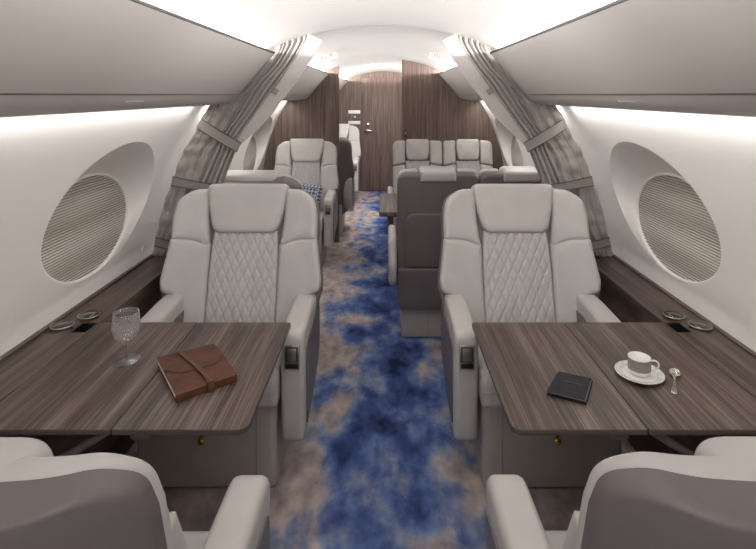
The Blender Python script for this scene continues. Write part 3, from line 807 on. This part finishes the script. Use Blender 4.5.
# cover wraps round the front edge and right edge
jslab('spine', [(.0, -.028, .01), (1.0, -.028, .01), (1.02, 0.03, .01), (1.02, .99, .01), (.965, .99, .01), (.965, .02, .01), (.0, .02, .01)], .001, .0228, 'journal', jr)
jslab('flap', [(-.005, 1.0, .03), (1.005, 1.0, .03), (1.01, .56, .06), (.80, .40, .2), (.50, .42, .2), (.25, .40, .2), (-.005, .60, .06)], .0236, .0262, 'journal', jr)
jslab('strap', [(.50, -.04, .005), (.58, -.04, .005), (.565, .35, .1), (.40, 1.005, .005), (.345, 1.005, .005), (.49, .35, .1)], .0263, .0290, 'thong', jr)
jslab('strap', [(.53, -.035, .005), (.60, -.035, .005), (.50, .50, .1), (.36, .96, .005), (.33, .96, .005), (.44, .50, .1)], .0291, .0312, 'thong', jr)
jslab('strap_end', [(.50, -.050, .005), (.60, -.050, .005), (.60, -.03, .005), (.50, -.03, .005)], .002, .0315, 'thong', jr)

# black booklet
TP = [at(558.5, 371, TH+.010), at(592.5, 378.5, TH+.010), at(586, 402, TH+.010), at(546, 392, TH+.010)]
jc = sum(TP, Vector())/4; jc.z = TH
br = empty('booklet', jc); tag(br, 'thin black booklet with faint stamped lines lying on the right wood table', 'book')
jslab('back_cover', [(0, 0, .02), (1, 0, .02), (1, 1, .02), (0, 1, .02)], .0005, .002, 'booklet', br)
jslab('pages', [(.015, .02, .01), (.985, .02, .01), (.985, .98, .01), (.015, .98, .01)], .0021, .0085, 'black', br)
jslab('front_cover', [(0, 0, .02), (1, 0, .02), (1, 1, .02), (0, 1, .02)], .0086, .0102, 'booklet', br)
jslab('edge_line', [(.0, .0, .0), (1, 0, .0), (1, .97, .0), (.975, .97, .0), (.975, .02, 0), (0, .02, 0)], .0103, .0106, 'silverline', br)
jslab('stamped_line', [(.27, .60, 0), (.76, .60, 0), (.76, .65, 0), (.27, .65, 0)], .0103, .0107, 'foil', br)
jslab('stamped_line', [(.22, .22, 0), (.80, .22, 0), (.80, .25, 0), (.22, .25, 0)], .0103, .0107, 'foil', br)

# cup, saucer, spoon
c0 = at(639.3, 376.5, TH)
sc_ = empty('saucer', c0); sc_.scale = (.91, .91, .91); tag(sc_, 'white saucer with a patterned grey rim under the cup on the right wood table', 'saucer')
V, F = lathe([(0, .002), (.026, .002), (.028, .0), (.031, .0), (.033, .003), (.050, .007), (.0765, .0145), (.0775, .016), (.0765, .0170), (.054, .0105)], 56)
mesh_obj('saucer_body', V, F, 'porcelain', sc_)
V, F = lathe([(.0760, .0171), (.052, .0103)], 56); mesh_obj('patterned_rim', [v for v in V], F[:56], 'rimband', sc_)
V, F = lathe([(.052, .0102), (.034, .0065), (.0, .006)], 56); mesh_obj('well', V, F[:112], 'porcelain', sc_)
cc = c0+Vector((0.0, 0, .0062))
cu_ = empty('coffee_cup', cc); cu_.scale = (.93, .93, .90); tag(cu_, 'white coffee cup with a grey patterned band, standing on the saucer', 'cup')
V, F = lathe([(0, .0), (.022, .0), (.024, .003), (.030, .007), (.0342, .014), (.0350, .020), (.0352, .062), (.0338, .062), (.0335, .02), (.030, .010), (.0, .007)], 48); mesh_obj('cup_body', V, F, 'porcelain', cu_)
V, F = lathe([(.0356, .022), (.0358, .060)], 48); mesh_obj('grey_band', V, F[:48], 'greyband', cu_)
pth = catmull([(.034, -.006, .050), (.046, -.011, .053), (.056, -.014, .046), (.056, -.014, .034), (.047, -.011, .024), (.034, -.007, .020)], 6)
mesh_obj('handle', *tube([tuple(p) for p in pth], .0030, 10), 'porcelain', cu_)
a = at(674.8, 371.5, TH); b = at(674.0, 394.5, TH)
sp = empty('teaspoon', a.lerp(b, .5)); tag(sp, 'silver teaspoon lying right of the saucer on the right wood table', 'spoon')
L = (b-a).length; d = (b-a).normalized(); q = Vector((-d.y, d.x, 0)); o_ = a-a.lerp(b, .5)
V = []; F = []; nu, nv = 40, 14; rows = []
for i in range(nu+1):
    t = i/nu
    if t < .34: wd_ = .0165*math.sqrt(max(0, 1-((t-.17)/.17)**2))*(1.0)
    else: wd_ = 0
    wd_ = max(wd_, .0022 if t > .25 else 0)
    if t > .6: wd_ = .0022+.005*math.sin(min(1, (t-.6)/.4)*PI*.62)**2
    if i == nu: wd_ = .002
    z = .0012+(.010*((t-.34)/.66)*(1-(t-.34)/.66)*1.6 if t > .34 else 0)
    for j in range(nv+1):
        v = -1+2*j/nv
        dz = (.006*(v*v)+.004*((t-.17)/.17)**2) if t < .34 else -.0006*v*v+.004*max(0, 1-(t-.34)/.08)
        V.append(o_+d*(L*t)+q*(wd_*v)+Vector((0, 0, z+dz)))
for i in range(nu):
    for j in range(nv): k = i*(nv+1)+j; F.append((k, k+1, k+nv+2, k+nv+1))
so = mesh_obj('spoon_body', V, F, 'chrome', sp); md = so.modifiers.new('thickness', 'SOLIDIFY'); md.thickness = .0012
